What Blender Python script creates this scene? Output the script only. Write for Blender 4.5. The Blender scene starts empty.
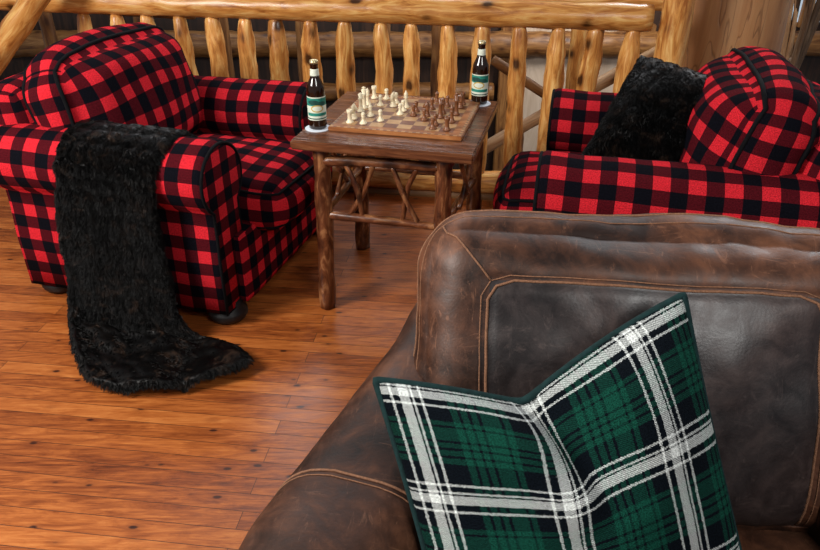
import bpy, bmesh, math, random
from mathutils import Vector, Matrix, Euler, Quaternion, noise
random.seed(7)
S=bpy.context.scene
COL=S.collection
try:
    S.view_settings.view_transform='Standard'
except Exception: pass

# ---------------------------------------------------------------- materials
class NT:
    def __init__(s,name,rough=.5,spec=.5):
        s.m=bpy.data.materials.new(name); s.m.use_nodes=True
        s.t=s.m.node_tree; s.n=s.t.nodes; s.b=s.n['Principled BSDF']
        s.b.inputs['Roughness'].default_value=rough
        s.b.inputs['Specular IOR Level'].default_value=spec
    def add(s,typ,**k):
        x=s.n.new(typ)
        for a,b in k.items(): setattr(x,a,b)
        return x
    def link(s,a,b): s.t.links.new(a,b)
    def coord(s,kind='Object',scale=(1,1,1),rot=(0,0,0)):
        c=s.add('ShaderNodeTexCoord'); m=s.add('ShaderNodeMapping')
        m.inputs['Scale'].default_value=scale; m.inputs['Rotation'].default_value=rot
        s.link(c.outputs[kind],m.inputs['Vector']); return m.outputs['Vector']
    def noise(s,vec,scale=5,detail=4,rough=.5,dist=0):
        x=s.add('ShaderNodeTexNoise'); x.inputs['Scale'].default_value=scale
        x.inputs['Detail'].default_value=detail; x.inputs['Roughness'].default_value=rough
        x.inputs['Distortion'].default_value=dist
        if vec is not None: s.link(vec,x.inputs['Vector'])
        return x.outputs['Fac']
    def ramp(s,fac,stops,interp='LINEAR'):
        x=s.add('ShaderNodeValToRGB'); r=x.color_ramp; r.interpolation=interp
        while len(r.elements)<len(stops): r.elements.new(1)
        for e,(p,c) in zip(r.elements,stops):
            e.position=p; e.color=(c[0],c[1],c[2],1)
        s.link(fac,x.inputs['Fac']); return x.outputs['Color']
    def math(s,op,a,b=None,c=None):
        x=s.add('ShaderNodeMath',operation=op)
        for i,v in enumerate((a,b,c)):
            if v is None: continue
            if isinstance(v,(int,float)): x.inputs[i].default_value=v
            else: s.link(v,x.inputs[i])
        return x.outputs[0]
    def mix(s,f,a,b,mode='MIX'):
        x=s.add('ShaderNodeMix',data_type='RGBA',blend_type=mode)
        for i,v in ((0,f),(6,a),(7,b)):
            if isinstance(v,(int,float)): x.inputs[i].default_value=v
            elif isinstance(v,tuple): x.inputs[i].default_value=(v[0],v[1],v[2],1)
            else: s.link(v,x.inputs[i])
        return x.outputs[2]
    def color(s,c):
        if isinstance(c,tuple): s.b.inputs['Base Color'].default_value=(c[0],c[1],c[2],1)
        else: s.link(c,s.b.inputs['Base Color'])
    def rough(s,f): s.link(f,s.b.inputs['Roughness'])
    def bump(s,h,strength=.3,dist=.01):
        x=s.add('ShaderNodeBump'); x.inputs['Strength'].default_value=strength
        x.inputs['Distance'].default_value=dist
        s.link(h,x.inputs['Height']); s.link(x.outputs['Normal'],s.b.inputs['Normal'])

def simple(name,c,rough=.5,spec=.5,nscale=0,var=.3,metal=0):
    t=NT(name,rough,spec); t.b.inputs['Metallic'].default_value=metal
    if nscale:
        f=t.noise(t.coord(),nscale,4)
        t.color(t.ramp(f,[(.3,tuple(x*(1-var) for x in c)),(.7,tuple(min(1,x*(1+var)) for x in c))]))
        t.bump(f,.15,.005)
    else: t.color(c)
    return t.m

def m_buffalo():
    t=NT('buffalo_plaid_wool',.97,.05); v=t.coord('UV'); sp=t.add('ShaderNodeSeparateXYZ'); t.link(v,sp.inputs[0])
    c=.056
    a=t.math('GREATER_THAN',t.math('FRACT',t.math('MULTIPLY',sp.outputs[0],1/(2*c))),.5)
    b=t.math('GREATER_THAN',t.math('FRACT',t.math('MULTIPLY',sp.outputs[1],1/(2*c))),.5)
    d=t.math('GREATER_THAN',t.math('FRACT',t.math('MULTIPLY',t.math('ADD',sp.outputs[0],sp.outputs[1]),150)),.5)
    s_=t.math('MULTIPLY',t.math('ADD',a,b),.5)
    col=t.ramp(s_,[(0,(.004,.004,.007)),(.3,(.080,.005,.009)),(.7,(.70,.022,.034))],'CONSTANT')
    n=t.noise(t.coord('UV'),200,3,.8)
    col=t.mix(1.0,col,t.ramp(n,[(.35,(.42,.42,.42)),(.65,(1.2,1.2,1.2))]),'MULTIPLY')
    t.color(col); t.bump(t.math('ADD',n,t.math('MULTIPLY',d,.3)),.55,.005)
    return t.m
def m_tartan():
    t=NT('green_tartan_wool',.97,.05); v=t.coord('UV'); sp=t.add('ShaderNodeSeparateXYZ'); t.link(v,sp.inputs[0])
    G=(.006,.060,.039);K=(.003,.005,.008);W=(.80,.83,.80)
    st=[(0,G),(.05,K),(.07,G),(.11,K),(.250,W),(.272,K),(.325,W),(.410,K),(.425,W),(.445,K),(.490,W),(.512,K),(.70,G),(.755,K),(.78,G),(.83,K),(.855,G),(.90,K),(.925,G)]
    P=.222
    r=[]
    wob=t.math('MULTIPLY',t.math('SUBTRACT',t.noise(t.coord('UV'),220,3,.8),.5),.010)
    for i,o in ((0,.125),(1,.025)):
        f=t.math('FRACT',t.math('MULTIPLY',t.math('ADD',t.math('ADD',sp.outputs[i],wob),o+P*4),1/P))
        r.append(t.ramp(f,st,'CONSTANT'))
    d=t.math('GREATER_THAN',t.math('FRACT',t.math('MULTIPLY',t.math('ADD',sp.outputs[0],sp.outputs[1]),210)),.5)
    col=t.mix(t.math('MULTIPLY_ADD',d,.40,.30),r[0],r[1])
    n=t.noise(t.coord('UV'),330,2,.7)
    col=t.mix(1.0,col,t.ramp(n,[(.35,(.45,.45,.45)),(.65,(1.2,1.2,1.2))]),'MULTIPLY')
    t.color(col); t.bump(n,.8,.005); return t.m
def m_leather(name,cs,rough,scr=.3,spec=.38):
    t=NT(name,rough,spec); v=t.coord('Object')
    a=t.noise(v,3.2,7,.62,.9); b=t.noise(v,15,6,.66,.6)
    f=t.math('ADD',t.math('MULTIPLY',a,.65),t.math('MULTIPLY',b,.35))
    col=t.ramp(f,[(.40,cs[0]),(.5,cs[1]),(.60,cs[2])])
    sc=t.noise(t.coord('Object',(3,26,9),(.4,.3,.9)),2.2,7,.75,1.6)
    sc2=t.noise(t.coord('Object',(24,5,7),(.1,.7,.2)),1.6,7,.75,1.6)
    scf=t.math('MULTIPLY',t.ramp(t.math('MAXIMUM',sc,sc2),[(.58,(0,0,0)),(.68,(1,1,1))]),scr)
    col=t.mix(scf,col,cs[3])
    ge=t.add('ShaderNodeNewGeometry')
    pe=t.math('MULTIPLY',t.ramp(ge.outputs['Pointiness'],[(.505,(0,0,0)),(.56,(1,1,1))]),scr*1.2)
    col=t.mix(pe,col,cs[3])
    t.color(col)
    g=t.add('ShaderNodeTexVoronoi'); g.inputs['Scale'].default_value=150; t.link(v,g.inputs['Vector'])
    t.bump(t.math('ADD',t.math('MULTIPLY',g.outputs['Distance'],.10),t.math('MULTIPLY',b,.7)),.18,.008)
    t.rough(t.math('MULTIPLY_ADD',b,.45,rough-.22)); return t.m
def m_floor():
    A=(0,0,math.radians(7))
    t=NT('pine_floor_boards',.3,.42); v=t.coord('Object',(1,1,1),A)
    br=t.add('ShaderNodeTexBrick'); t.link(v,br.inputs['Vector']); br.offset=.37
    br.inputs['Scale'].default_value=1; br.inputs['Brick Width'].default_value=1.9; br.inputs['Row Height'].default_value=.070
    br.inputs['Mortar Size'].default_value=.0013; br.inputs['Mortar Smooth'].default_value=.1
    br.inputs['Color1'].default_value=(0,0,0,1); br.inputs['Color2'].default_value=(1,1,1,1); br.inputs['Mortar'].default_value=(.5,.5,.5,1)
    sh=t.add('ShaderNodeVectorMath',operation='SCALE'); t.link(br.outputs['Color'],sh.inputs[0]); sh.inputs['Scale'].default_value=7
    def gc(scale):
        a=t.add('ShaderNodeVectorMath',operation='ADD'); t.link(t.coord('Object',scale,A),a.inputs[0]); t.link(sh.outputs[0],a.inputs[1]); return a.outputs[0]
    g=t.noise(gc((3.0,60,1)),2.0,8,.78,.8)
    g2=t.noise(gc((1.6,9,1)),3.0,6,.7,1.4)
    f=t.math('ADD',t.math('MULTIPLY',br.outputs['Color'],.12),t.math('ADD',t.math('MULTIPLY',g,.48),t.math('MULTIPLY',g2,.44)))
    col=t.ramp(f,[(.35,(.060,.013,.004)),(.45,(.19,.044,.009)),(.56,(.36,.100,.020)),(.73,(.57,.21,.053))])
    vo=t.add('ShaderNodeTexVoronoi'); t.link(gc((3.4,7.4,1)),vo.inputs['Vector']); vo.inputs['Scale'].default_value=2.0
    vd=t.math('ADD',vo.outputs['Distance'],t.math('MULTIPLY',g,.12))
    kn=t.ramp(vd,[(0.13,(1,1,1)),(.18,(0,0,0))]); hal=t.ramp(vd,[(.16,(1,1,1)),(.34,(0,0,0))])
    col=t.mix(t.math('MULTIPLY',hal,.45),col,(.14,.032,.007))
    col=t.mix(t.math('MULTIPLY',kn,.95),col,(.026,.006,.003))
    col=t.mix(t.math('MULTIPLY',br.outputs['Fac'],.85),col,(.025,.008,.004))
    t.color(col); t.rough(t.math('MULTIPLY_ADD',g2,.32,.19))
    t.bump(t.math('SUBTRACT',t.math('MULTIPLY',g,.15),br.outputs['Fac']),.3,.003); return t.m
def m_wood(name,cs,rough=.4,stretch=(9,9,1),knots=True,kcol=(.06,.02,.006),scale=2.2,ksize=.16,kfreq=1.5,crack=0):
    t=NT(name,rough,.45); v=t.coord('Object',stretch)
    oi=t.add('ShaderNodeObjectInfo'); va=t.add('ShaderNodeVectorMath',operation='ADD'); t.link(v,va.inputs[0])
    cm=t.add('ShaderNodeCombineXYZ'); r=t.math('MULTIPLY',oi.outputs['Random'],37); t.link(r,cm.inputs[0]); t.link(r,cm.inputs[2]); t.link(cm.outputs[0],va.inputs[1])
    f=t.noise(va.outputs[0],scale,6,.65,1.2)
    col=t.ramp(f,[(.32,cs[0]),(.5,cs[1]),(.68,cs[2])])
    h=f
    if crack:
        cv=t.noise(t.coord('Object',(6,6,.8)),1.5,2,.5,.4)
        ck=t.ramp(t.math('ABSOLUTE',t.math('SUBTRACT',cv,.5)),[(.002,(1,1,1)),(.010,(0,0,0))])
        col=t.mix(t.math('MULTIPLY',ck,crack),col,kcol); h=t.math('SUBTRACT',f,ck)
    if knots:
        v2=t.coord('Object',(7,7,5)); vb=t.add('ShaderNodeVectorMath',operation='ADD'); t.link(v2,vb.inputs[0]); t.link(cm.outputs[0],vb.inputs[1])
        vo=t.add('ShaderNodeTexVoronoi'); t.link(vb.outputs[0],vo.inputs['Vector']); vo.inputs['Scale'].default_value=kfreq
        vd=t.math('ADD',vo.outputs['Distance'],t.math('MULTIPLY',t.math('SUBTRACT',f,.5),.25))
        k=t.ramp(vd,[(ksize*.6,(1,1,1)),(ksize*1.25,(0,0,0))])
        halo=t.ramp(vd,[(ksize*1.2,(1,1,1)),(ksize*2.6,(0,0,0))])
        col=t.mix(t.math('MULTIPLY',halo,.55),col,cs[0])
        col=t.mix(t.math('MULTIPLY',k,.9),col,kcol)
    # each log its own tone
    col=t.mix(1.0,col,t.ramp(oi.outputs['Random'],[(0,(.72,.68,.62)),(1,(1.08,1.08,1.08))]),'MULTIPLY') if knots else col
    t.color(col); t.bump(h,.3,.006); return t.m

M_BUF=m_buffalo(); M_TART=m_tartan(); M_FLOOR=m_floor()
M_LEA=m_leather('distressed_brown_leather',[(.014,.005,.0025),(.056,.019,.008),(.130,.046,.019),(.32,.14,.075)],.48,.34)
M_LEA2=m_leather('dark_brown_leather',[(.008,.0035,.002),(.034,.012,.006),(.085,.031,.014),(.24,.11,.06)],.50,.28,.32)
M_LEAP=m_leather('dark_panel_leather',[(.009,.006,.006),(.024,.0155,.0145),(.052,.033,.029),(.12,.085,.075)],.40,.25,.48)
M_STITCH=simple('tan_stitching',(.20,.095,.052),.75,.2,200,.3)
M_PIPE=simple('black_piping',(.004,.004,.005),.9,.1,80,.3)
M_GPIPE=simple('dark_green_velvet_piping',(.005,.022,.022),.85,.2,80,.3)
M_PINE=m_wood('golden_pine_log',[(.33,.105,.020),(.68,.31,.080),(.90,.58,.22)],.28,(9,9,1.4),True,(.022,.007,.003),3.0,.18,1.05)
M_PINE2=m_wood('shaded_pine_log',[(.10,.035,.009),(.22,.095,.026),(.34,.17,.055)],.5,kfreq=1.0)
M_PINE3=m_wood('pale_peeled_pole',[(.34,.18,.09),(.54,.34,.18),(.66,.46,.28)],.5,kfreq=.8)
M_TWIG=m_wood('dark_branch_bark',[(.07,.04,.02),(.15,.09,.05),(.30,.20,.12)],.6,kfreq=.8)
M_TRUNK=m_wood('peeled_tree_trunk',[(.34,.155,.062),(.48,.245,.105),(.60,.35,.17)],.42,(3.2,3.2,.35),True,(.12,.05,.02),2.0,.10,.25,.5)
M_HICK=m_wood('dark_hickory_bark_log',[(.035,.009,.004),(.135,.042,.016),(.40,.18,.075)],.28,(7,7,2.2),True,(.012,.005,.003),3.4,.22,1.5)
M_TTOP=m_wood('varnished_walnut_top',[(.040,.012,.006),(.110,.036,.015),(.21,.080,.033)],.20,(1.4,12,12),False,scale=3)
M_FOOT=simple('black_wood_foot',(.006,.005,.005),.45,.4,20,.2)
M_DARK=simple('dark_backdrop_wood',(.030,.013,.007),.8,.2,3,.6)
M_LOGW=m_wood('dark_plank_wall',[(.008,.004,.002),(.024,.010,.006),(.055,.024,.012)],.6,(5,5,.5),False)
M_GREY=m_wood('warm_beige_panel',[(.36,.26,.19),(.48,.38,.29),(.58,.48,.39)],.7,(2,2,.4),False)
M_SOFA=simple('oxblood_leather',(.09,.016,.008),.35,.5,6,.5)
M_IV=simple('boxwood_piece',(.82,.70,.48),.35,.5,30,.12)
M_BR=simple('walnut_piece',(.20,.07,.025),.35,.5,30,.25)
M_SQL=simple('maple_inlay',(.42,.23,.095),.35,.5,30,.15)
M_SQD=simple('walnut_inlay',(.15,.048,.018),.35,.5,30,.25)
M_FRAME=m_wood('board_frame_wood',[(.20,.06,.018),(.32,.115,.035),(.45,.19,.07)],.3,(2,9,9),False)
M_COAST=simple('white_paper_coaster',(.60,.64,.70),.7,.3,60,.06)
M_CAP=simple('bottle_cap_metal',(.60,.50,.28),.35,.5,0,0,.8)
M_LAB=simple('cream_paper_label',(.66,.70,.58),.6,.3,60,.06)
M_TEAL=simple('teal_label_print',(.02,.20,.15),.6,.3,60,.3)
M_DKG=simple('dark_green_label_print',(.01,.06,.05),.6,.3,60,.3)
M_GOLD=simple('gold_label_print',(.50,.33,.08),.5,.4,60,.2)
M_GLASS=simple('brown_bottle_glass',(.014,.005,.002),.07,.7)
t=NT('daylight_window_pane',.2,.5); t.color(t.ramp(t.noise(t.coord(),3,5,.6),[(.4,(.10,.16,.10)),(.55,(.55,.68,.8))]))
t.b.inputs['Emission Color'].default_value=(.6,.75,.95,1); t.b.inputs['Emission Strength'].default_value=.35; M_PANE=t.m
def m_fur():
    t=NT('black_faux_fur',.45,.14); v=t.coord('Object',(1,1,1.5))
    f=t.noise(v,11,3,.6,1.6)
    t.color(t.ramp(f,[(.45,(.0010,.0008,.0008)),(.57,(.0030,.0021,.0018)),(.70,(.026,.015,.010))])); return t.m
M_FUR=m_fur()

# ---------------------------------------------------------------- mesh helpers
def obj(name,verts,faces,mats,parent=None,loc=(0,0,0),rot=(0,0,0),smooth=True,fm=None,uvs=None):
    me=bpy.data.meshes.new(name); me.from_pydata([tuple(v) for v in verts],[],faces)
    if not isinstance(mats,(list,tuple)): mats=[mats]
    for m in mats: me.materials.append(m)
    if fm:
        for p,i in zip(me.polygons,fm): p.material_index=i
    if smooth: me.polygons.foreach_set('use_smooth',[True]*len(me.polygons))
    if uvs:
        ul=me.uv_layers.new(name='UVMap')
        for i,l in enumerate(me.loops): ul.data[i].uv=uvs[i]
    me.update()
    o=bpy.data.objects.new(name,me); COL.objects.link(o)
    o.location=loc; o.rotation_euler=rot
    if parent: o.parent=parent
    return o
def empty(name,loc,rotz,label,cat,group=None):
    e=bpy.data.objects.new(name,None); e.empty_display_size=.1; COL.objects.link(e)
    e.location=loc; e.rotation_euler=(0,0,rotz); e['label']=label; e['category']=cat
    if group: e['group']=group
    return e
def tag(o,label,cat,group=None):
    o['label']=label; o['category']=cat
    if group: o['group']=group
    return o
def cpt(c,h,r,puff):
    p=Vector((c[0]*h[0],c[1]*h[1],c[2]*h[2]))
    q=Vector([max(-(h[i]-r),min(h[i]-r,p[i])) for i in range(3)])
    d=p-q
    if d.length>1e-9: p=q+d.normalized()*r
    a=[max(0,1-x*x) for x in c]
    p.x+=c[0]*puff[0]*a[1]*a[2]; p.y+=c[1]*puff[1]*a[0]*a[2]; p.z+=c[2]*puff[2]*a[0]*a[1]
    return p
def cushion(name,h,r,puff,mats,parent=None,loc=(0,0,0),rot=(0,0,0),n=14,matf=None,uvoff=(0,0),warp=None):
    key={};verts=[];faces=[];fm=[];uvs=[]
    def vid(c):
        k=tuple(round(x,5) for x in c)
        if k not in key:
            key[k]=len(verts); p=cpt(c,h,r,puff)
            if warp: p=warp(p,c)
            verts.append(p)
        return key[k]
    g=[-1+2*i/n for i in range(n+1)]
    for ax in range(3):
        u,w=(ax+1)%3,(ax+2)%3
        for sgn in (1,-1):
            for i in range(n):
                for j in range(n):
                    cs=[]
                    for a,b in ((i,j),(i+1,j),(i+1,j+1),(i,j+1)):
                        c=[0,0,0]; c[ax]=sgn; c[u]=g[a]; c[w]=g[b]; cs.append(tuple(c))
                    if sgn<0: cs.reverse()
                    faces.append([vid(c) for c in cs])
                    for c in cs:
                        if ax==0: uv=(c[1]*h[1],c[2]*h[2])
                        elif ax==1: uv=(c[0]*h[0],c[2]*h[2])
                        else: uv=(c[0]*h[0],c[1]*h[1])
                        uvs.append((uv[0]+uvoff[0],uv[1]+uvoff[1]))
                    mid=[sum(c[k] for c in cs)/4 for k in range(3)]
                    fm.append(matf(mid) if matf else 0)
    return obj(name,verts,faces,mats,parent,loc,rot,fm=fm,uvs=uvs)
def tube_data(pts,rad,seg=8,cyclic=False,wob=0,seed=0,wf=.35):
    pts=[Vector(p) for p in pts]; n=len(pts)
    if not hasattr(rad,'__len__'): rad=[rad]*n
    T=[]
    for i in range(n):
        a=pts[(i-1)%n] if (cyclic or i>0) else pts[i]; b=pts[(i+1)%n] if (cyclic or i<n-1) else pts[i]
        T.append((b-a).normalized())
    up=Vector((0,0,1)) if abs(T[0].z)<.9 else Vector((1,0,0))
    N=T[0].cross(up).normalized(); verts=[];faces=[]
    for i in range(n):
        if i>0:
            N=(N-T[i]*N.dot(T[i])); N.normalize()
        B=T[i].cross(N)
        for k in range(seg):
            a=2*math.pi*k/seg; rr=rad[i]
            if wob: rr*=1+wob*noise.noise(Vector((math.cos(a)*1.3+seed*3.1,math.sin(a)*1.3,i*wf+seed)))
            verts.append(pts[i]+N*math.cos(a)*rr+B*math.sin(a)*rr)
    m=n if cyclic else n-1
    for i in range(m):
        for k in range(seg):
            a=i*seg+k;b=i*seg+(k+1)%seg;c=((i+1)%n)*seg+(k+1)%seg;d=((i+1)%n)*seg+k
            faces.append([a,b,c,d])
    if not cyclic:
        faces.append(list(range(seg-1,-1,-1))); faces.append([(n-1)*seg+k for k in range(seg)])
    return verts,faces
def tube(name,pts,rad,mat,parent=None,seg=8,cyclic=False,loc=(0,0,0),rot=(0,0,0),wob=0,wf=.35):
    v,f=tube_data(pts,rad,seg,cyclic,wob,random.random()*9,wf); return obj(name,v,f,mat,parent,loc,rot)
def log(name,p1,p2,r1,r2,mat,parent=None,seg=16,tenon=0,bend=0,wob=.12,endmat=None):
    p1=Vector(p1);p2=Vector(p2);L=(p2-p1).length; n=max(8,int(L/.04))
    bx=random.uniform(-bend,bend);by=random.uniform(-bend,bend)
    kz=[(random.uniform(.15,.85),random.uniform(.03,.12)) for _ in range(2)] if tenon else []
    pts=[];rad=[]
    for i in range(n+1):
        t=i/n; s=math.sin(math.pi*t)
        pts.append((bx*s,by*s,L*t)); r=r1+(r2-r1)*t
        for kc,ka in kz: r*=1+ka*math.exp(-((t-kc)/.06)**2)
        if tenon:
            e=min(t,1-t)*L
            if e<tenon: r*=.55+.45*math.sqrt(max(0,e/tenon))
        rad.append(r)
    rad[0]*=.93; rad[-1]*=.93
    v,f=tube_data(pts,rad,seg,False,wob,random.random()*20)
    ms=[mat]; fm=None
    if endmat: ms=[mat,endmat]; fm=[0]*(len(f)-2)+[1,1]
    o=obj(name,v,f,ms,parent,p1,fm=fm)
    o.rotation_mode='QUATERNION'; o.rotation_quaternion=(p2-p1).to_track_quat('Z','Y')
    return o
def lathe_data(prof,seg=20):
    verts=[];faces=[];n=len(prof)
    for r,z in prof:
        for k in range(seg):
            a=2*math.pi*k/seg; verts.append((r*math.cos(a),r*math.sin(a),z))
    for i in range(n-1):
        for k in range(seg):
            faces.append([i*seg+k,i*seg+(k+1)%seg,(i+1)*seg+(k+1)%seg,(i+1)*seg+k])
    faces.append(list(range(seg-1,-1,-1))); faces.append([(n-1)*seg+k for k in range(seg)])
    return verts,faces
def lathe(name,prof,mat,parent=None,loc=(0,0,0),seg=20,rot=(0,0,0)):
    v,f=lathe_data(prof,seg); return obj(name,v,f,mat,parent,loc,rot)
def box(name,h,mat,parent=None,loc=(0,0,0),rot=(0,0,0),bev=.004):
    bm=bmesh.new(); bmesh.ops.create_cube(bm,size=2)
    for v in bm.verts: v.co=Vector((v.co.x*h[0],v.co.y*h[1],v.co.z*h[2]))
    if bev: bmesh.ops.bevel(bm,geom=bm.edges[:],offset=bev,segments=2,affect='EDGES')
    me=bpy.data.meshes.new(name); bm.to_mesh(me); bm.free(); me.materials.append(mat)
    o=bpy.data.objects.new(name,me); COL.objects.link(o); o.location=loc; o.rotation_euler=rot
    if parent: o.parent=parent
    return o
def catmull(P,m):
    out=[];n=len(P)
    for i in range(n-1):
        p0=P[max(0,i-1)];p1=P[i];p2=P[i+1];p3=P[min(n-1,i+2)]
        for k in range(m):
            t=k/m; out.append(.5*((2*p1)+(p2-p0)*t+(2*p0-5*p1+4*p2-p3)*t*t+(3*p1-p0-3*p2+p3)*t**3))
    out.append(P[-1]); return out

# ---------------------------------------------------------------- structure
def struct(o): o['kind']='structure'; return o
RS=-.145
def ry(x): return 3.954+RS*(x-.474)
v=[(-4.5,-1.5,0),(4,-1.5,0),(4,ry(4)+.14,0),(-4.5,ry(-4.5)+.14,0)]
v+=[(a,b,-.25) for a,b,c in v]
struct(obj('floor',v,[[0,1,2,3],[7,6,5,4],[0,4,5,1],[1,5,6,2],[2,6,7,3],[3,7,4,0]],M_FLOOR,smooth=False))
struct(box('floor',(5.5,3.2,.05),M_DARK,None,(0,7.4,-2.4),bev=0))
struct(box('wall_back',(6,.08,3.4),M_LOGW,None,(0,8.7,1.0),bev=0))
struct(box('door_1',(.75,.04,1.25),M_GREY,None,(1.95,8.55,-1.1),bev=.01))
for xx in (1.13,2.77): struct(box('trim_1',(.07,.05,1.25),M_PINE2,None,(xx,8.55,-1.1),bev=.01))
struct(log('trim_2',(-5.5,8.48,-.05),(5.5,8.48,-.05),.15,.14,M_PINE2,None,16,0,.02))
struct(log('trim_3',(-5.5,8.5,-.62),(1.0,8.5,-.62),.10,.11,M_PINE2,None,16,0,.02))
struct(box('window_1',(.62,.03,.45),M_PANE,None,(4.65,8.58,.62),bev=.005))
struct(box('trim_4',(.03,.04,.5),M_PINE2,None,(4.5,8.54,.62),bev=.005))

SF=empty('leather_sofa',(-1.2,7.2,-2.35),0,'oxblood leather sofa in the room below the railing','sofa')
cushion('base',(1.1,.45,.2),.08,(0,0,.02),M_SOFA,SF,(0,0,.25),n=8)
cushion('back_rest',(1.1,.16,.38),.12,(0,.04,.03),M_SOFA,SF,(0,.42,.65),n=10)
for sx in (-1.05,1.05): cushion('arm',(.16,.48,.26),.12,(0,0,.02),M_SOFA,SF,(sx,0,.42),n=8)

# ---------------------------------------------------------------- railing
R=empty('log_railing',(0,ry(0),0),0,'golden peeled pine log balustrade with knotty balusters','railing')
def rp(x,z): return (x,ry(x)-ry(0),z)
log('top_rail',rp(-3.2,1.075),rp(1.25,1.055),.066,.070,M_PINE,R,20,0,.01,.10)
log('bottom_rail',rp(-3.2,.10),rp(1.35,.10),.064,.070,M_PINE,R,18,0,.01,.12)
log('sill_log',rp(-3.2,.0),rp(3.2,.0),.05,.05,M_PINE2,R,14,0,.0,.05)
log('post',rp(1.37,0),rp(1.37,2.6),.082,.076,M_PINE,R,18,0,.0,.10)
x=-1.88
while x<1.25:
    b=log('baluster',rp(x+random.uniform(-.014,.014),.13),rp(x+random.uniform(-.014,.014),1.02),.053+random.uniform(-.005,.006),.048+random.uniform(-.004,.005),M_PINE,R,14,.15,.015,.26)
    x+=.190
tag(log('diagonal_log',(-2.75,3.92,.33),(-1.78,4.03,1.36),.068,.064,M_PINE,None,16,0,.01,.14),'thick golden diagonal log leaning across the railing','log')
R2=empty('stair_railing',(0,5,0),0,'rustic log stair handrail with sloped peeled poles','railing')
log('handrail',(.35,-.3,-.06),(1.75,-.3,.78),.044,.042,M_PINE3,R2,12,0,.01)
log('lower_rail',(.5,-.3,-.50),(1.9,-.3,.33),.036,.034,M_PINE3,R2,12,0,.01)
log('cross_pole',(.55,-.2,.62),(1.55,-.2,.02),.034,.030,M_PINE2,R2,12,0,.01)
log('landing_rail',(.2,-.1,.98),(2.1,-.1,.95),.05,.05,M_PINE,R2,14,0,.01)
for xx,zz in ((.75,.16),(1.1,.36),(1.45,.58)):
    log('stair_baluster',(xx,-.3,-.9),(xx,-.3,zz),.03,.03,M_PINE3,R2,10,0,.01)
log('post',(1.2,.2,-2.35),(1.2,.2,1.6),.06,.06,M_PINE,R2,12,0,.01)
log('post',(.2,.2,-2.35),(.2,.2,1.6),.05,.05,M_PINE2,R2,12,0,.01)
R3=empty('stair_railing',(-2.3,4.9,0),0,'brown log rail and posts beyond the balustrade','railing')
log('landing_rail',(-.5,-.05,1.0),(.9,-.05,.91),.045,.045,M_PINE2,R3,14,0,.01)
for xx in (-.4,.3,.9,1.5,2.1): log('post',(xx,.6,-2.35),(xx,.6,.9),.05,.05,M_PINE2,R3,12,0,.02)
pts=[];rad=[]
for i in range(110):
    z=-2.35+i*.05; pts.append((.02*math.sin(z*2),0,z)); rad.append(.31+(.06*math.exp(-abs(z)*2.2) if z>0 else .06))
tag(tube('tree_trunk_column',pts,rad,M_TRUNK,None,56,False,(1.80,4.28,0),wob=.06,wf=.08),'thick tan peeled tree trunk column behind the armchair','column')
BR=empty('bare_tree',(2.62,4.95,-2.35),0,'dark bare twisted tree branches beside the trunk','tree')
tube('stem',catmull([Vector((0,0,0)),Vector((.03,0,1.2)),Vector((-.02,.02,2.2)),Vector((0,0,2.9))],8),.04,M_TWIG,BR,10,wob=.3)
for i in range(12):
    a=random.uniform(-.6,.5); b=random.uniform(-.3,.5)
    P_=[Vector((0,0,2.6+.03*i)),Vector((a*.25,b*.2,2.9)),Vector((a*.55,b*.4,3.1+.04*i)),Vector((a*.8-.05,b*.7,3.4+.04*i))]
    tube('branch',catmull(P_,6),[.026-.018*k/18 for k in range(19)],M_TWIG if i%3 else M_PINE3,BR,8,wob=.3)

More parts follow.
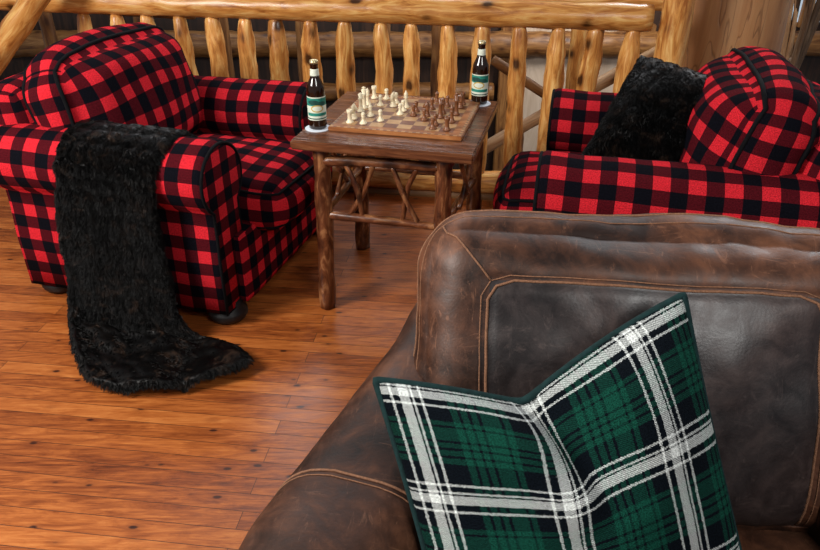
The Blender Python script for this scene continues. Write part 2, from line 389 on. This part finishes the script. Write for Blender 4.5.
# ---------------------------------------------------------------- buffalo plaid armchair
SC=(1.08,1.03,1)
def armchair(loc,rot,label):
    E=empty('armchair',(loc[0],loc[1],0),rot,label,'armchair','red and black buffalo plaid armchairs')
    E.scale=SC
    cushion('base',(.48,.42,.17),.03,(.0,0,0),M_BUF,E,(.01,0,.235),n=10,uvoff=(.03,.02))
    h=(.41,.290,.105)
    def sw(p,c): p=p.copy(); p.z+=.012*noise.noise(p*7); return p
    cushion('seat_cushion',h,.07,(.04,.0,.055),M_BUF,E,(.195,0,.460),n=20,uvoff=(.01,.05),warp=sw)
    for zz in (1,-1):
        pts=[]
        for k in range(60):
            a=2*math.pi*k/60; cx=math.cos(a);cy=math.sin(a);m=max(abs(cx),abs(cy)); c=(cx/m,cy/m,zz*.90)
            pts.append(sw(cpt(c,h,.07,(.04,0,.055))*1.004,c))
        tube('piping',pts,.006,M_PIPE,E,6,True,(.195,0,.460))
    cushion('back_rest',(.12,.45,.41),.10,(.02,0,.02),M_BUF,E,(-.47,0,.53),(0,-.12,0),n=14,uvoff=(.02,.03))
    hb=(.15,.425,.285); pb=(.095,.02,.035)
    def w(p,c):
        p=p.copy()
        if p.z>0: p.z+= .026*(1-c[1]*c[1])
        p.x+=.018*noise.noise(p*6); p.z+=.010*noise.noise(p*5+Vector((4,4,4)))
        return p
    bl_=(-.255,0,.765); brr=(0,-.22,0)
    cushion('back_cushion',hb,.14,pb,M_BUF,E,bl_,brr,n=26,uvoff=(.05,.02),warp=w)
    for xx in (.72,-.8):
        pts=[]
        for k in range(72):
            a=2*math.pi*k/72; cy=math.cos(a);cz=math.sin(a);m=max(abs(cy),abs(cz)); c=(xx,cy/m,cz/m)
            pts.append(w(cpt(c,hb,.14,pb),c)*1.006)
        tube('piping',pts,.008,M_PIPE,E,6,True,bl_,brr)
    for sg in (-1,1):
        prof=[(.10,.07),(.10,.30),(.092,.46)]
        cz=.655;r=.150
        for k in range(25):
            a=math.radians(-52+284*k/24); prof.append((r*math.cos(a),cz+r*math.sin(a)))
        prof+=[(-.092,.46),(-.10,.30),(-.10,.07)]
        arc=[0]
        for i in range(1,len(prof)+1):
            a=prof[i-1];b=prof[i%len(prof)]; arc.append(arc[-1]+math.hypot(a[0]-b[0],a[1]-b[1]))
        xs=[-.50,-.49,-.40,-.3,-.2,-.1,0,.1,.2,.3,.40,.435,.45,.455]; sh=[.9,1,1,1,1,1,1,1,1,1,1,1,.975,.93]
        verts=[];faces=[];uvs=[];m=len(prof)
        for xx,s_ in zip(xs,sh):
            for (py,pz) in prof:
                zz=.5+(pz-.5)*s_ if pz>.12 else pz
                q=Vector((xx,py*s_,zz+ .02*xx))
                q+=Vector((0,noise.noise(q*5)*.010,noise.noise(q*5+Vector((3,3,3)))*.010))*(1 if xx<.4 else 0)
                verts.append(q)
        def uvp(i,k): return (xs[i]+.03,arc[k]+.02)
        for i in range(len(xs)-1):
            for k in range(m):
                k2=(k+1)%m
                faces.append([i*m+k,(i+1)*m+k,(i+1)*m+k2,i*m+k2][::-1]); 
                uvs+=[uvp(i,k),uvp(i+1,k),uvp(i+1,k+1),uvp(i,k+1)][::-1]
        N=len(xs)-1
        faces.append([N*m+k for k in range(m)]); uvs+=[(verts[N*m+k][1],verts[N*m+k][2]) for k in range(m)]
        faces.append([k for k in range(m-1,-1,-1)]); uvs+=[(verts[k][1],verts[k][2]) for k in range(m-1,-1,-1)]
        o=obj('arm',verts,faces,M_BUF,E,(0,sg*.43,0),uvs=uvs)
        pts=[Vector((.452,py*.965,(.5+(pz-.5)*.965 if pz>.12 else pz)+.009)) for py,pz in prof]
        tube('piping',pts,.007,M_PIPE,E,6,True,(0,sg*.43,0))
    for fx in (-.42,.40):
        for fy in (-.44,.44):
            lathe('foot',[(.050,0),(.072,.010),(.082,.030),(.080,.050),(.065,.066),(.060,.10)],M_FOOT,E,(fx,fy,0),24)
    return E
CX,CY=-1.085,3.20
A1=armchair((CX,CY),math.radians(-17),'red and black buffalo plaid armchair with fur throw over arm')
A2=armchair((1.065,2.84),math.radians(167),'red and black buffalo plaid armchair holding a fur pillow')

# ---------------------------------------------------------------- fur
def fur(o,count,length,align,child=16,nf=.010,rnd=.006,rad=.0013):
    md=o.modifiers.new('fur','PARTICLE_SYSTEM'); ps=md.particle_system; s=ps.settings
    s.type='HAIR'; s.count=count; s.hair_length=length; s.hair_step=3
    s.child_type='INTERPOLATED'
    try: s.rendered_child_count=child
    except Exception: pass
    try: s.child_nbr=2
    except Exception: pass
    s.use_advanced_hair=True
    s.normal_factor=nf; s.tangent_factor=0; s.object_align_factor=align
    s.factor_random=rnd; s.roughness_2=.002; s.roughness_endpoint=.001; s.clump_factor=.15
    s.root_radius=1.0; s.tip_radius=.3; s.radius_scale=rad
    s.use_modifier_stack=False; s.material=1
C1=Matrix.Translation((CX,CY,0))@Matrix.Rotation(math.radians(-17),4,'Z')@Matrix.Diagonal((1.08,1.03,1,1))
rows=[]
rr=.150+.024
rows.append((Vector((-.13,-.222,.57)),Vector((.30,-.222,.57))))
for a in (20,55,90,125,160,185):
    y=-.43+rr*math.cos(math.radians(a)); z=.655+rr*math.sin(math.radians(a))
    rows.append((Vector((-.145,y,z)),Vector((.30-.0002*a,y,z))))
rows+= [(Vector((-.16,-.61,.50)),Vector((.27,-.60,.50))),
        (Vector((-.17,-.625,.32)),Vector((.28,-.61,.32))),
        (Vector((-.17,-.65,.16)),Vector((.31,-.64,.16))),
        (Vector((-.13,-.73,.065)),Vector((.38,-.655,.06))),
        (Vector((-.05,-.84,.045)),Vector((.49,-.655,.04))),
        (Vector((.06,-.94,.04)),Vector((.59,-.69,.04))),
        (Vector((.17,-1.02,.04)),Vector((.665,-.75,.04)))]
MM=12
Ls=catmull([a for a,b in rows],MM); Rs=catmull([b for a,b in rows],MM)
nr=len(Ls); nc=76; verts=[]
def patch_h(u,v):
    u+=.2*noise.noise(Vector((u*2,v*2,9))); v+=.2*noise.noise(Vector((u*2,v*2,4)))
    r_=math.floor(v); fu=(u+.5*(r_%2))%1; fv=v%1
    a_=min(1,min(fu,1-fu)*3.5)*min(1,min(fv,1-fv)*3)
    return a_*a_*(3-2*a_)*(.6+.4*noise.noise(Vector((math.floor(u+.5*(r_%2))*3.3,r_*2.7,1))))
cps=[]
for i in range(nr):
    for j in range(nc):
        t=j/(nc-1); q=Ls[i].lerp(Rs[i],t)
        k=max(0,(i-(nr-44))/43)
        q+=Vector((.045,-.085,0))*math.sin(math.pi*t)**.8*k
        cps.append(q)
for i in range(nr):
    ii=i/MM*5
    for j in range(nc):
        t=j/(nc-1); p=cps[i*nc+j].copy()
        i0=max(0,i-1);i1=min(nr-1,i+1);j0=max(0,j-1);j1=min(nc-1,j+1)
        nn=(cps[i1*nc+j]-cps[i0*nc+j]).cross(cps[i*nc+j1]-cps[i*nc+j0]).normalized()
        hang=max(0,min(1,(ii-28)/12))
        w=noise.noise(Vector((t*3.0,ii*.07,1.7)))
        w2=noise.noise(Vector((t*6,ii*.2,5.7)))
        fl=max(0,min(1,(ii-46)/8)); fl=fl*fl*(3-2*fl)
        p.y-=((w*.5+.5)*.07*hang+abs(w2)*.010)*(1-fl)
        p.z+=(abs(w)*.06+abs(w2)*.012)*fl
        p+=nn*((.015-.006*fl)*patch_h(t*6,ii*.30))
        e=min(j,nc-1-j)/3; e2=(nr-1-i)/3
        ee=min(e,e2)
        if ee<1: p-=nn*.022*(1-ee)**2
        p.x+=.015*noise.noise(Vector((ii*.13,t*2,3)))
        if p.z<.022: p.z=.022
        verts.append(C1@p)
faces=[[i*nc+j,(i+1)*nc+j,(i+1)*nc+j+1,i*nc+j+1] for i in range(nr-1) for j in range(nc-1)]
T=obj('throw_blanket',verts,faces,M_FUR)
tag(T,'black faux fur throw draped over the armchair arm onto the floor','blanket')
fur(T,32000,.013,(.0015,-.001,-.005),8,.004,.0015,.0012)

def pillow(name,TL,TR,BR,BL,thick,mats,n=30,chop=0,crease=0,size=(.5,.5),pinch=.05,ex=.55):
    TL,TR,BR,BL=[Vector(p) for p in (TL,TR,BR,BL)]
    ctr=(TL+TR+BR+BL)/4
    U=((TR+BR)-(TL+BL)).normalized(); W=((TL+TR)-(BL+BR)).normalized(); Nn=U.cross(W).normalized()
    SA=-.14
    def pt(s,t,side):
        s2=s*(1-pinch*(1-t*t)); t2=t*(1-pinch*(1-s*s))
        a=(s2+1)/2;b=(t2+1)/2
        p=BL.lerp(BR,a).lerp(TL.lerp(TR,a),b)
        h=thick*(max(0,(1-s*s))**ex)*(max(0,(1-t*t))**ex)
        if side<0: h*=.5
        if chop:
            up=((1+t)/2)**1.3
            d=s-SA; w=.86 if d<0 else 1.14
            q=math.sqrt(d*d+.0020)/w; prof=max(0,1-q)
            prof=prof*(.80+.20*prof) if d<0 else prof*(.50+.50*prof)
            p=p-W*chop*prof*up
            p=p+Nn*.03*up*(1-math.exp(-(d/.35)**2))*(1 if d<0 else -.2)
            s0=SA+.50*(1-(t+1)/2)*1.15
            e=s-s0
            if side>0:
                k=min(1,max(0,(t+.10)/.9))*min(1,(1-abs(t))*10+.5)
                g_=math.exp(-(e/.09)**2) if e<0 else math.exp(-(e/.22)**1.5)
                h-=crease*g_*k*(.35+.65*h/thick if thick else 1)
                h+=.34*crease*(math.exp(-((e-.44)/.22)**2)+1.2*math.exp(-((e+.24)/.16)**2))*k*(1-t**4)*(1-s**4)
            h+= .014*noise.noise(Vector((s*2.5,t*2.5,side*3)))*(1-s*s)*(1-t*t)
            if side>0: h=max(h,.002)
        if chop and side>0:
            k2=math.exp(-((e+.12)/.15)**2)*max(0,min(1,(t+.10)/.9))*(1-t**6)
            p=p+(U*.018-W*.012)*k2
        return p+Nn*h*side
    verts=[];faces=[];uvs=[];key={}
    g=[-math.cos(math.pi*i/n)*.35+(-1+2*i/n)*.65 for i in range(n+1)]
    def vid(i,j,side):
        if i in (0,n) or j in (0,n): side=0
        k=(i,j,side)
        if k not in key: key[k]=len(verts); verts.append(pt(g[i],g[j],side)-ctr)
        return key[k]
    for side in (1,-1):
        for i in range(n):
            for j in range(n):
                q=[(i,j),(i+1,j),(i+1,j+1),(i,j+1)]
                if side<0: q.reverse()
                faces.append([vid(a,b,side) for a,b in q]); uvs+=[(g[a]*size[0]/2,g[b]*size[1]/2) for a,b in q]
    o=obj(name,verts,faces,mats,None,ctr,uvs=uvs)
    edge=[]
    for i in range(n): edge.append((g[i],-1))
    for i in range(n): edge.append((1,g[i]))
    for i in range(n): edge.append((-g[i],1))
    for i in range(n): edge.append((-1,-g[i]))
    return o,[pt(s,t,0)-ctr for s,t in edge]
fp,_=pillow('throw_pillow',(.98,3.07,1.04),(1.24,2.84,1.00),(1.16,2.62,.68),(.70,2.80,.66),.14,M_FUR,40,size=(.4,.45),pinch=.04,ex=.50)
tag(fp,'black faux fur throw pillow leaning on the plaid armchair seat','pillow')
for v_ in fp.data.vertices:
    d=v_.co.normalized(); v_.co+=d*(.012*patch_h((v_.co.x-v_.co.y)*9+20,v_.co.z*12+20))
fur(fp,12000,.008,(0,-.001,-.003),7,.0028,.0012,.0012)

# ---------------------------------------------------------------- leather armchair
LO=(.52,1.0); LR=math.radians(-6)
Lc=empty('leather_armchair',(LO[0],LO[1],0),LR,'distressed brown leather armchair with contrast stitching','armchair')
hb=(.54,.14,.36); pb=(.0,.066,.030); br_=.125; bl=(-.01,.41,.655); brt=(math.radians(-27),0,0)
def lw(p,c):
    p=p.copy(); q=p.copy()
    edge=max(abs(c[0]),abs(c[2]))
    k=1+.9*max(0,(edge-.75)/.25)
    q+=Vector((noise.noise(p*5)*.010,noise.noise(p*6+Vector((3,1,2)))*.010,noise.noise(p*4+Vector((7,3,1)))*.012))
    q+=Vector((noise.noise(p*16),noise.noise(p*15+Vector((3,9,2))),noise.noise(p*17+Vector((1,3,1)))))*.0022*k
    if c[1]<-.99:
        PX=.680; dx=abs(c[0])-PX; dz=c[2]-.60
        d=None
        if c[2]<=.60: d=abs(dx)*.54
        if abs(c[0])<=PX: d=min(d,abs(dz)*.36) if d is not None else abs(dz)*.36
        if d is None: d=math.hypot(dx*.54,dz*.36)
        q.y+=.006*math.exp(-(d/.014)**2)
    return q
def pm(c): return 1 if (c[1]<0 and abs(c[1])>.99 and abs(c[0])<.680 and c[2]<.60) else 0
cushion('back_rest',hb,br_,pb,[M_LEA,M_LEAP],Lc,bl,brt,n=80,matf=pm,warp=lw)
def seam(cs,name='stitching',r=.0042,off=.001,cyc=False):
    pts=[]
    for i in range(len(cs)-1):
        for k in range(14):
            t=k/14; pts.append(tuple(cs[i][q]*(1-t)+cs[i+1][q]*t for q in range(3)))
    pts.append(cs[-1])
    P=[lw(cpt(c,hb,br_,pb),c)+Vector((0,-off,0)) for c in pts]
    tube(name,P,r,M_STITCH,Lc,6,cyc,bl,brt)
y=-1; X=.680
seam([(-X,y,-.95),(-X,y,.48),(-X+.03,y,.565),(-X+.1,y,.60),(X-.1,y,.60),(X-.03,y,.565),(X,y,.48),(X,y,-.95)],r=.0034)
X2=.707
seam([(-X2,y,-.95),(-X2,y,.50),(-X2+.035,y,.595),(-X2+.11,y,.63),(X2-.11,y,.63),(X2-.035,y,.595),(X2,y,.50),(X2,y,-.95)],r=.0016)
seam([(-X2+.035,y,.595),(-.84,y,.90),(-.93,y,1),(-.93,-.6,1)],r=.0026)
seam([(X2-.035,y,.595),(.84,y,.90),(.93,y,1),(.93,-.6,1)],r=.0026)
seam([(-1,-.25,-.8),(-1,-.25,.6),(-1,-.25,1),(-.6,-.25,1),(.6,-.25,1),(1,-.25,1),(1,-.25,.6),(1,-.25,-.8)],r=.0034,off=-.0)
seam([(-1,-.55,-.8),(-1,-.55,.6),(-1,-.55,1),(-.6,-.55,1),(.6,-.55,1),(1,-.55,1),(1,-.55,.6),(1,-.55,-.8)],r=.0016,off=-.0)
cushion('seat_cushion',(.48,.40,.11),.06,(0,0,.02),M_LEA2,Lc,(0,-.15,.275),n=16)
cushion('base',(.50,.50,.09),.03,(0,0,0),M_LEA2,Lc,(0,.0,.16),n=10)
cushion('back_frame',(.50,.09,.28),.05,(0,.01,0),M_LEA2,Lc,(0,.61,.40),(-.15,0,0),n=10)
for sg in (-1,1):
    C=[Vector((-.415,.60,0)),Vector((-.475,.42,0)),Vector((-.585,.14,0)),Vector((-.668,-.12,0)),Vector((-.705,-.36,0)),Vector((-.72,-.56,0))]
    C=catmull(C,8); m=48; verts=[];faces=[]
    n=len(C)
    def ring(i,s_=1):
        a=C[max(0,i-1)];b=C[min(n-1,i+1)];T_=(b-a).normalized();N_=Vector((-T_.y,T_.x,0)) 
        f=i/(n-1); hw=.188; top=.635+.105*max(0,1-f/.5)**1.3; out=[]
        for k in range(m):
            an=2*math.pi*k/m; c_=math.cos(an);s2=math.sin(an)
            e=.60
            xx=hw*s_*math.copysign(abs(c_)**e,c_); hz=(top-.08)/2
            zz=.08+hz+hz*s_*math.copysign(abs(s2)**(.46),s2)
            if zz<.38: xx*=.86
            p=C[i]+N_*xx; p.z=zz
            p+=Vector((noise.noise(p*6),noise.noise(p*6+Vector((5,5,5))),noise.noise(p*4+Vector((1,8,5)))*.9))*.009
            p+=Vector((noise.noise(p*17),noise.noise(p*16+Vector((5,5,5))),noise.noise(p*15+Vector((1,8,5)))))*.0025
            p.x*=-sg
            out.append(Vector((p.x,p.y,p.z)))
        return out
    rings=[ring(0,.9)]+[ring(i) for i in range(1,n-1)]+[ring(n-1,.97),ring(n-1,.85)]
    for q in rings[-1]: q.y-=.025
    for i,rg in enumerate(rings): verts+=rg
    for i in range(len(rings)-1):
        for k in range(m): 
            f=[i*m+k,i*m+(k+1)%m,(i+1)*m+(k+1)%m,(i+1)*m+k]; faces.append(f if sg<0 else f[::-1])
    q=list(range(m)); faces.append(q[::-1]); faces.append([(len(rings)-1)*m+k for k in q])
    o=obj('arm',verts,faces,M_LEA2,Lc)
    bm=bmesh.new(); bm.from_mesh(o.data); bmesh.ops.recalc_face_normals(bm,faces=bm.faces); bm.to_mesh(o.data); bm.free()
    K=m//2
    side0=rings[22][0].x*sg; side1=rings[22][K].x*sg
    for dr,rr_ in ((0,.0030),(.45,.0015)):
        pts=[]
        for k in range(K+1):
            u=k/K if side0>side1 else 1-k/K
            ri=22.4+dr-1.8*u-1.5*math.sin(u*math.pi); a=int(ri); fr=ri-a
            p=rings[a][k].lerp(rings[a+1][k],fr); p.z+=.001; pts.append(p)
        tube('stitching',pts,rr_,M_STITCH,Lc,6)
for fx in (-.42,.42):
    for fy in (-.42,.5): lathe('foot',[(.03,0),(.045,.02),(.04,.06),(.04,.08)],M_FOOT,Lc,(fx,fy,0))

tp,ed=pillow('throw_pillow',(-.07,1.17,.81),(.56,1.235,.98),(.68,.87,.45),(.09,.77,.43),.17,M_TART,110,chop=.120,crease=.105,size=(.62,.60),pinch=.02,ex=.52)
tag(tp,'green black and white tartan throw pillow on the leather armchair','pillow')
tube('piping',ed,.0085,M_GPIPE,tp,8,True)

# ---------------------------------------------------------------- table
TC=(-.034,2.95); TR_=math.radians(-13.5); TZ=.803
Tb=empty('game_table',(TC[0],TC[1],0),TR_,'rustic log-legged side table with dark varnished top','table')
box('table_top',(.365,.365,.019),M_TTOP,Tb,(0,0,TZ-.019),bev=.006)
l=.285
LX={(-1,-1):-l+.012,(1,-1):l-.045,(-1,1):-l,(1,1):l}
for sx in (-1,1):
    for sy in (-1,1):
        xx=LX[(sx,sy)]
        log('leg',(xx+sx*.004,sy*(l+.01),0),(xx-sx*.004,sy*(l-.01),TZ-.036),.037,.034,M_HICK,Tb,14,0,.006,.22)
fr_=((LX[(-1,-1)],-l),(LX[(1,-1)],-l)); rt=((LX[(1,-1)],-l),(l,l)); bk=((l,l),(-l,l)); lf=((-l,l),(LX[(-1,-1)],-l))
for z in (.705,.455):
    for a,b in (fr_,rt,bk,lf):
        r0=.022 if z>.5 else .018
        log('stretcher',(a[0],a[1],z+random.uniform(-.008,.008)),(b[0],b[1],z+random.uniform(-.008,.008)),r0,r0*.9,M_HICK,Tb,10,0,.006,.25)
for sy in (-l,l):
    for pts in ([(-.17,sy,.70),(-.12,sy-.008,.60),(-.10,sy,.46)],[(-.05,sy,.70),(-.09,sy+.008,.58),(-.16,sy,.46)],[(.13,sy,.70),(.09,sy+.008,.60),(.07,sy,.46)],[(.03,sy,.70),(.08,sy-.008,.58),(.14,sy,.46)]):
        tube('twig_brace',catmull([Vector(p) for p in pts],6),.011,M_HICK,Tb,8,wob=.4)
for sx in (-l,l):
    for pts in ([(sx*.97,-.13,.70),(sx,-.04,.58),(sx,.08,.46)],[(sx,.14,.70),(sx,.06,.58),(sx*.97,-.10,.46)]):
        tube('twig_brace',catmull([Vector(p) for p in pts],6),.011,M_HICK,Tb,8,wob=.4)

TM=Matrix.Translation((TC[0],TC[1],TZ))@Matrix.Rotation(TR_,4,'Z')
def onT(x,y,z=0): return TM@Vector((x,y,z))
bc=(.02,.03)
B=empty('chess_board',onT(bc[0],bc[1],0),TR_,'inlaid wooden chess board on the log table','chess board')
box('board_frame',(.275,.250,.009),M_FRAME,B,(0,0,.0095),bev=.003)
verts=[];faces=[];fm=[]
def quad(x0,y0,x1,y1,z,mi):
    b=len(verts); verts.extend([(x0,y0,z),(x1,y0,z),(x1,y1,z),(x0,y1,z)]); faces.append([b,b+1,b+2,b+3]); fm.append(mi)
nx=36
for i in range(nx):
    x0=-.270+.540*i/nx; x1=x0+.540/nx
    quad(x0,-.246,x1,-.236,.0188,i%2); quad(x0,.236,x1,.246,.0188,i%2)
ny=32
for i in range(ny):
    y0=-.236+.472*i/ny; y1=y0+.472/ny
    quad(-.270,y0,-.260,y1,.0188,i%2); quad(.260,y0,.270,y1,.0188,i%2)
obj('inlay_border',verts,faces,[M_SQL,M_SQD],B,smooth=False,fm=fm)
sx_=.058; sq=.052
verts=[];faces=[];fm=[]
for i in range(8):
    for j in range(8):
        x0=(i-4)*sx_;y0=(j-4)*sq; b=len(verts)
        verts+=[(x0,y0,.0192),(x0+sx_,y0,.0192),(x0+sx_,y0+sq,.0192),(x0,y0+sq,.0192)]
        faces.append([b,b+1,b+2,b+3]); fm.append((i+j)%2)
b=len(verts); h_=4*sq; g_=4*sx_
verts+=[(-g_,-h_,.017),(g_,-h_,.017),(g_,h_,.017),(-g_,h_,.017)]; faces.append([b+3,b+2,b+1,b]); fm.append(0)
obj('playing_field',verts,faces,[M_SQL,M_SQD],B,smooth=False,fm=fm)
base=[(.019,0),(.0195,.004),(.016,.008),(.013,.012)]
P={
'chess_pawn':base+[(.008,.02),(.007,.032),(.011,.036),(.007,.039),(.0105,.045),(.011,.051),(.008,.057),(.002,.060)],
'chess_rook':base+[(.011,.02),(.0095,.045),(.014,.052),(.0145,.068),(.010,.068),(.010,.062),(.001,.062)],
'chess_bishop':base+[(.009,.025),(.0075,.05),(.0125,.055),(.008,.058),(.011,.068),(.009,.078),(.004,.086),(.004,.089),(.001,.092)],
'chess_queen':base+[(.0105,.028),(.0085,.065),(.014,.070),(.009,.074),(.014,.094),(.009,.096),(.004,.100),(.001,.103)],
'chess_king':base+[(.011,.028),(.009,.07),(.0155,.075),(.010,.079),(.015,.099),(.010,.104),(.003,.105),(.0035,.116),(.001,.118)],
}
pm_={}
RK=.84
for k,pr in P.items():
    v,f=lathe_data([(r*RK,z*.80) for r,z in pr],14)
    if k=='chess_king':
        b=len(v); hh=(.008,.0025,.0025)
        for dx in (-1,1):
            for dy in (-1,1):
                for dz in (-1,1): v.append((dx*hh[0],dy*hh[1],.089+dz*hh[2]))
        f+=[[b,b+1,b+3,b+2],[b+4,b+6,b+7,b+5],[b,b+4,b+5,b+1],[b+2,b+3,b+7,b+6],[b,b+2,b+6,b+4],[b+1,b+5,b+7,b+3]]
    pm_[k]=(v,f)
v,f=lathe_data([(r*RK,z*.9) for r,z in base+[(.012,.02),(.0115,.024)]],14)
out=[(-.011,.020),(.011,.020),(.008,.034),(.012,.042),(.020,.040),(.022,.046),(.013,.060),(.006,.068),(.004,.074),(-.001,.069),(-.010,.060),(-.013,.046),(-.012,.034)]
b=len(v)
for yy,s_ in ((-.007,.9),(0,1),(.007,.9)):
    for a,c in out: v.append((a*s_*RK,yy,c*.90))
m=len(out)
for q in range(2):
    for k in range(m): f.append([b+q*m+k,b+q*m+(k+1)%m,b+(q+1)*m+(k+1)%m,b+(q+1)*m+k])
f.append([b+k for k in range(m-1,-1,-1)]); f.append([b+2*m+k for k in range(m)])
pm_['chess_knight']=(v,f)
meshes={}
for cn,mt in (('pale',M_IV),('dark',M_BR)):
    for k,(v,f) in pm_.items():
        me=bpy.data.meshes.new(k+'_'+cn); me.from_pydata([tuple(p) for p in v],[],f); me.materials.append(mt)
        me.polygons.foreach_set('use_smooth',[True]*len(me.polygons)); meshes[(k,cn)]=me
order=['chess_rook','chess_knight','chess_bishop','chess_queen','chess_king','chess_bishop','chess_knight','chess_rook']
place=[]
wp={0:1,1:2,2:1,3:3,4:3,5:1,6:2,7:1}; bp={0:6,1:6,2:5,3:4,4:4,5:5,6:6,7:5}
for j in range(8):
    place.append((order[j],'pale',0,j)); place.append((order[j],'dark',7,j))
    place.append(('chess_pawn','pale',wp[j],j)); place.append(('chess_pawn','dark',bp[j],j))
def mv(k,c,i,j):
    if c=='pale' and (k,j)==('chess_knight',6): return (k,c,2,5)
    if c=='pale' and (k,j)==('chess_bishop',2): return (k,c,3,5)
    if c=='dark' and (k,j)==('chess_knight',1): return (k,c,5,3)
    if c=='dark' and (k,j)==('chess_bishop',5): return (k,c,6,4)
    if c=='dark' and (k,j)==('chess_queen',3): return (k,c,6,3)
    return (k,c,i,j)
place=[mv(*q) for q in place]
for k,c,i,j in place:
    o=bpy.data.objects.new(k,meshes[(k,c)]); COL.objects.link(o)
    p=onT(bc[0]+(i-3.5)*sx_,bc[1]+(j-3.5)*sq,.0193); o.location=p; o.rotation_euler=(0,0,TR_+(0 if c=='pale' else math.pi)+random.uniform(-.1,.1))
    kind=k.split('_')[1]
    tag(o,('pale boxwood' if c=='pale' else 'dark walnut')+' chess '+kind+' standing on the chess board','chess piece',('pale' if c=='pale' else 'dark')+' wooden chess pieces')
def bottle(x,y,label,rz):
    c=lathe('coaster',[(.052,0),(.053,.001),(.053,.003),(.052,.004)],M_COAST,None,onT(x,y,0),32); tag(c,'round white paper coaster under a beer bottle','coaster','white paper coasters')
    p=onT(x,y,.0042); E=empty('beer_bottle',p,rz,label,'bottle','brown glass beer bottles')
    s=1.12
    body=[(.026,0),(.0325,.004),(.033,.02),(.033,.135),(.032,.15),(.025,.168),(.018,.182),(.0150,.20),(.0138,.225),(.015,.227),(.015,.234),(.013,.236)]
    lathe('glass_body',[(r*s,z*s) for r,z in body],M_GLASS,E,(0,0,0),28)
    lathe('bottle_cap',[(.0155*s,.232*s),(.0162*s,.236*s),(.0150*s,.243*s),(.009*s,.245*s)],M_CAP,E,(0,0,0),21)
    lathe('neck_label',[(.0170*s,.187*s),(.0164*s,.192*s),(.0150*s,.211*s),(.0146*s,.214*s)],M_LAB,E,(0,0,0),24)
    def patch(name,a0,a1,z0,z1,mat,rad,oval=False):
        verts=[];faces=[];na=20;nz=10
        for i in range(na+1):
            for j in range(nz+1):
                u=-1+2*i/na;w=-1+2*j/nz
                if oval: u,w=u*math.sqrt(1-w*w/2),w*math.sqrt(1-u*u/2)
                a=(a0+a1)/2+(a1-a0)/2*u; z=(z0+z1)/2+(z1-z0)/2*w
                verts.append((rad*math.cos(a),rad*math.sin(a),z))
        for i in range(na):
            for j in range(nz): q=i*(nz+1)+j; faces.append([q,q+nz+1,q+nz+2,q+1])
        obj(name,verts,faces,mat,E)
    A=-math.pi/2
    patch('front_label',A-1.5,A+1.5,.036*s,.120*s,M_LAB,.0334*s)
    patch('label_print',A-1.42,A+1.42,.088*s,.116*s,M_TEAL,.0336*s)
    patch('label_print',A-1.0,A+.2,.092*s,.110*s,M_DKG,.0338*s,True)
    patch('label_print',A-.2,A+1.1,.088*s,.104*s,M_DKG,.0339*s,True)
    patch('label_print',A-.7,A+.7,.066*s,.092*s,M_GOLD,.0341*s,True)
    patch('label_print',A-.55,A+.55,.070*s,.088*s,M_LAB,.0343*s,True)
    patch('label_print',A-1.2,A+1.2,.052*s,.063*s,M_TEAL,.0340*s)
    patch('label_print',A-1.42,A+1.42,.040*s,.044*s,M_DKG,.0338*s)
bottle(-.305,-.20,'brown glass beer bottle with teal label beside chess board',math.radians(10))
bottle(.285,.30,'brown glass beer bottle with teal label near table corner',math.radians(-15))

# ---------------------------------------------------------------- light
w=bpy.data.worlds.new('World'); S.world=w; w.use_nodes=True
bg=w.node_tree.nodes['Background']; bg.inputs[0].default_value=(.88,.92,1,1); bg.inputs[1].default_value=.20
def area(name,loc,target,size,energy,col=(1,1,1)):
    d=bpy.data.lights.new(name,'AREA'); d.shape='RECTANGLE'; d.size=size[0]; d.size_y=size[1]; d.energy=energy; d.color=col
    o=bpy.data.objects.new(name,d); COL.objects.link(o); o.location=loc
    o.rotation_euler=(Vector(target)-Vector(loc)).to_track_quat('-Z','Y').to_euler(); return o
area('added_area_light',(-3.0,.8,2.7),(-.1,2.2,.3),(1.2,1.4),200,(1,.97,.92))  # added key light from the left, to shade the pillow crease
area('added_area_light',(2.6,5.4,3.4),(.2,2.2,.4),(2.0,1.3),165,(.95,.97,1))  # added light from back right, for rim and glow on table and floor
area('added_area_light',(-1.4,8.2,5.0),(-.4,2.2,0),(3.6,2.0),165,(.95,.97,1))  # added high light at the back, for sheen on floor, table top and leather
area('added_area_light',(1.4,-1.0,3.2),(.6,3.0,.6),(1.0,1.2),64,(1,.98,.95))  # added fill light behind the camera
area('lower_room_light',(2.2,6.8,1.8),(1.6,8.4,-1.0),(1.0,1.0),85,(1,.94,.86))

cam=bpy.data.cameras.new('Camera'); cam.sensor_width=36; cam.lens=36*710/820
co=bpy.data.objects.new('Camera',cam); COL.objects.link(co); co.location=(0,0,1.74); co.rotation_euler=(math.radians(60),0,0)
S.camera=co
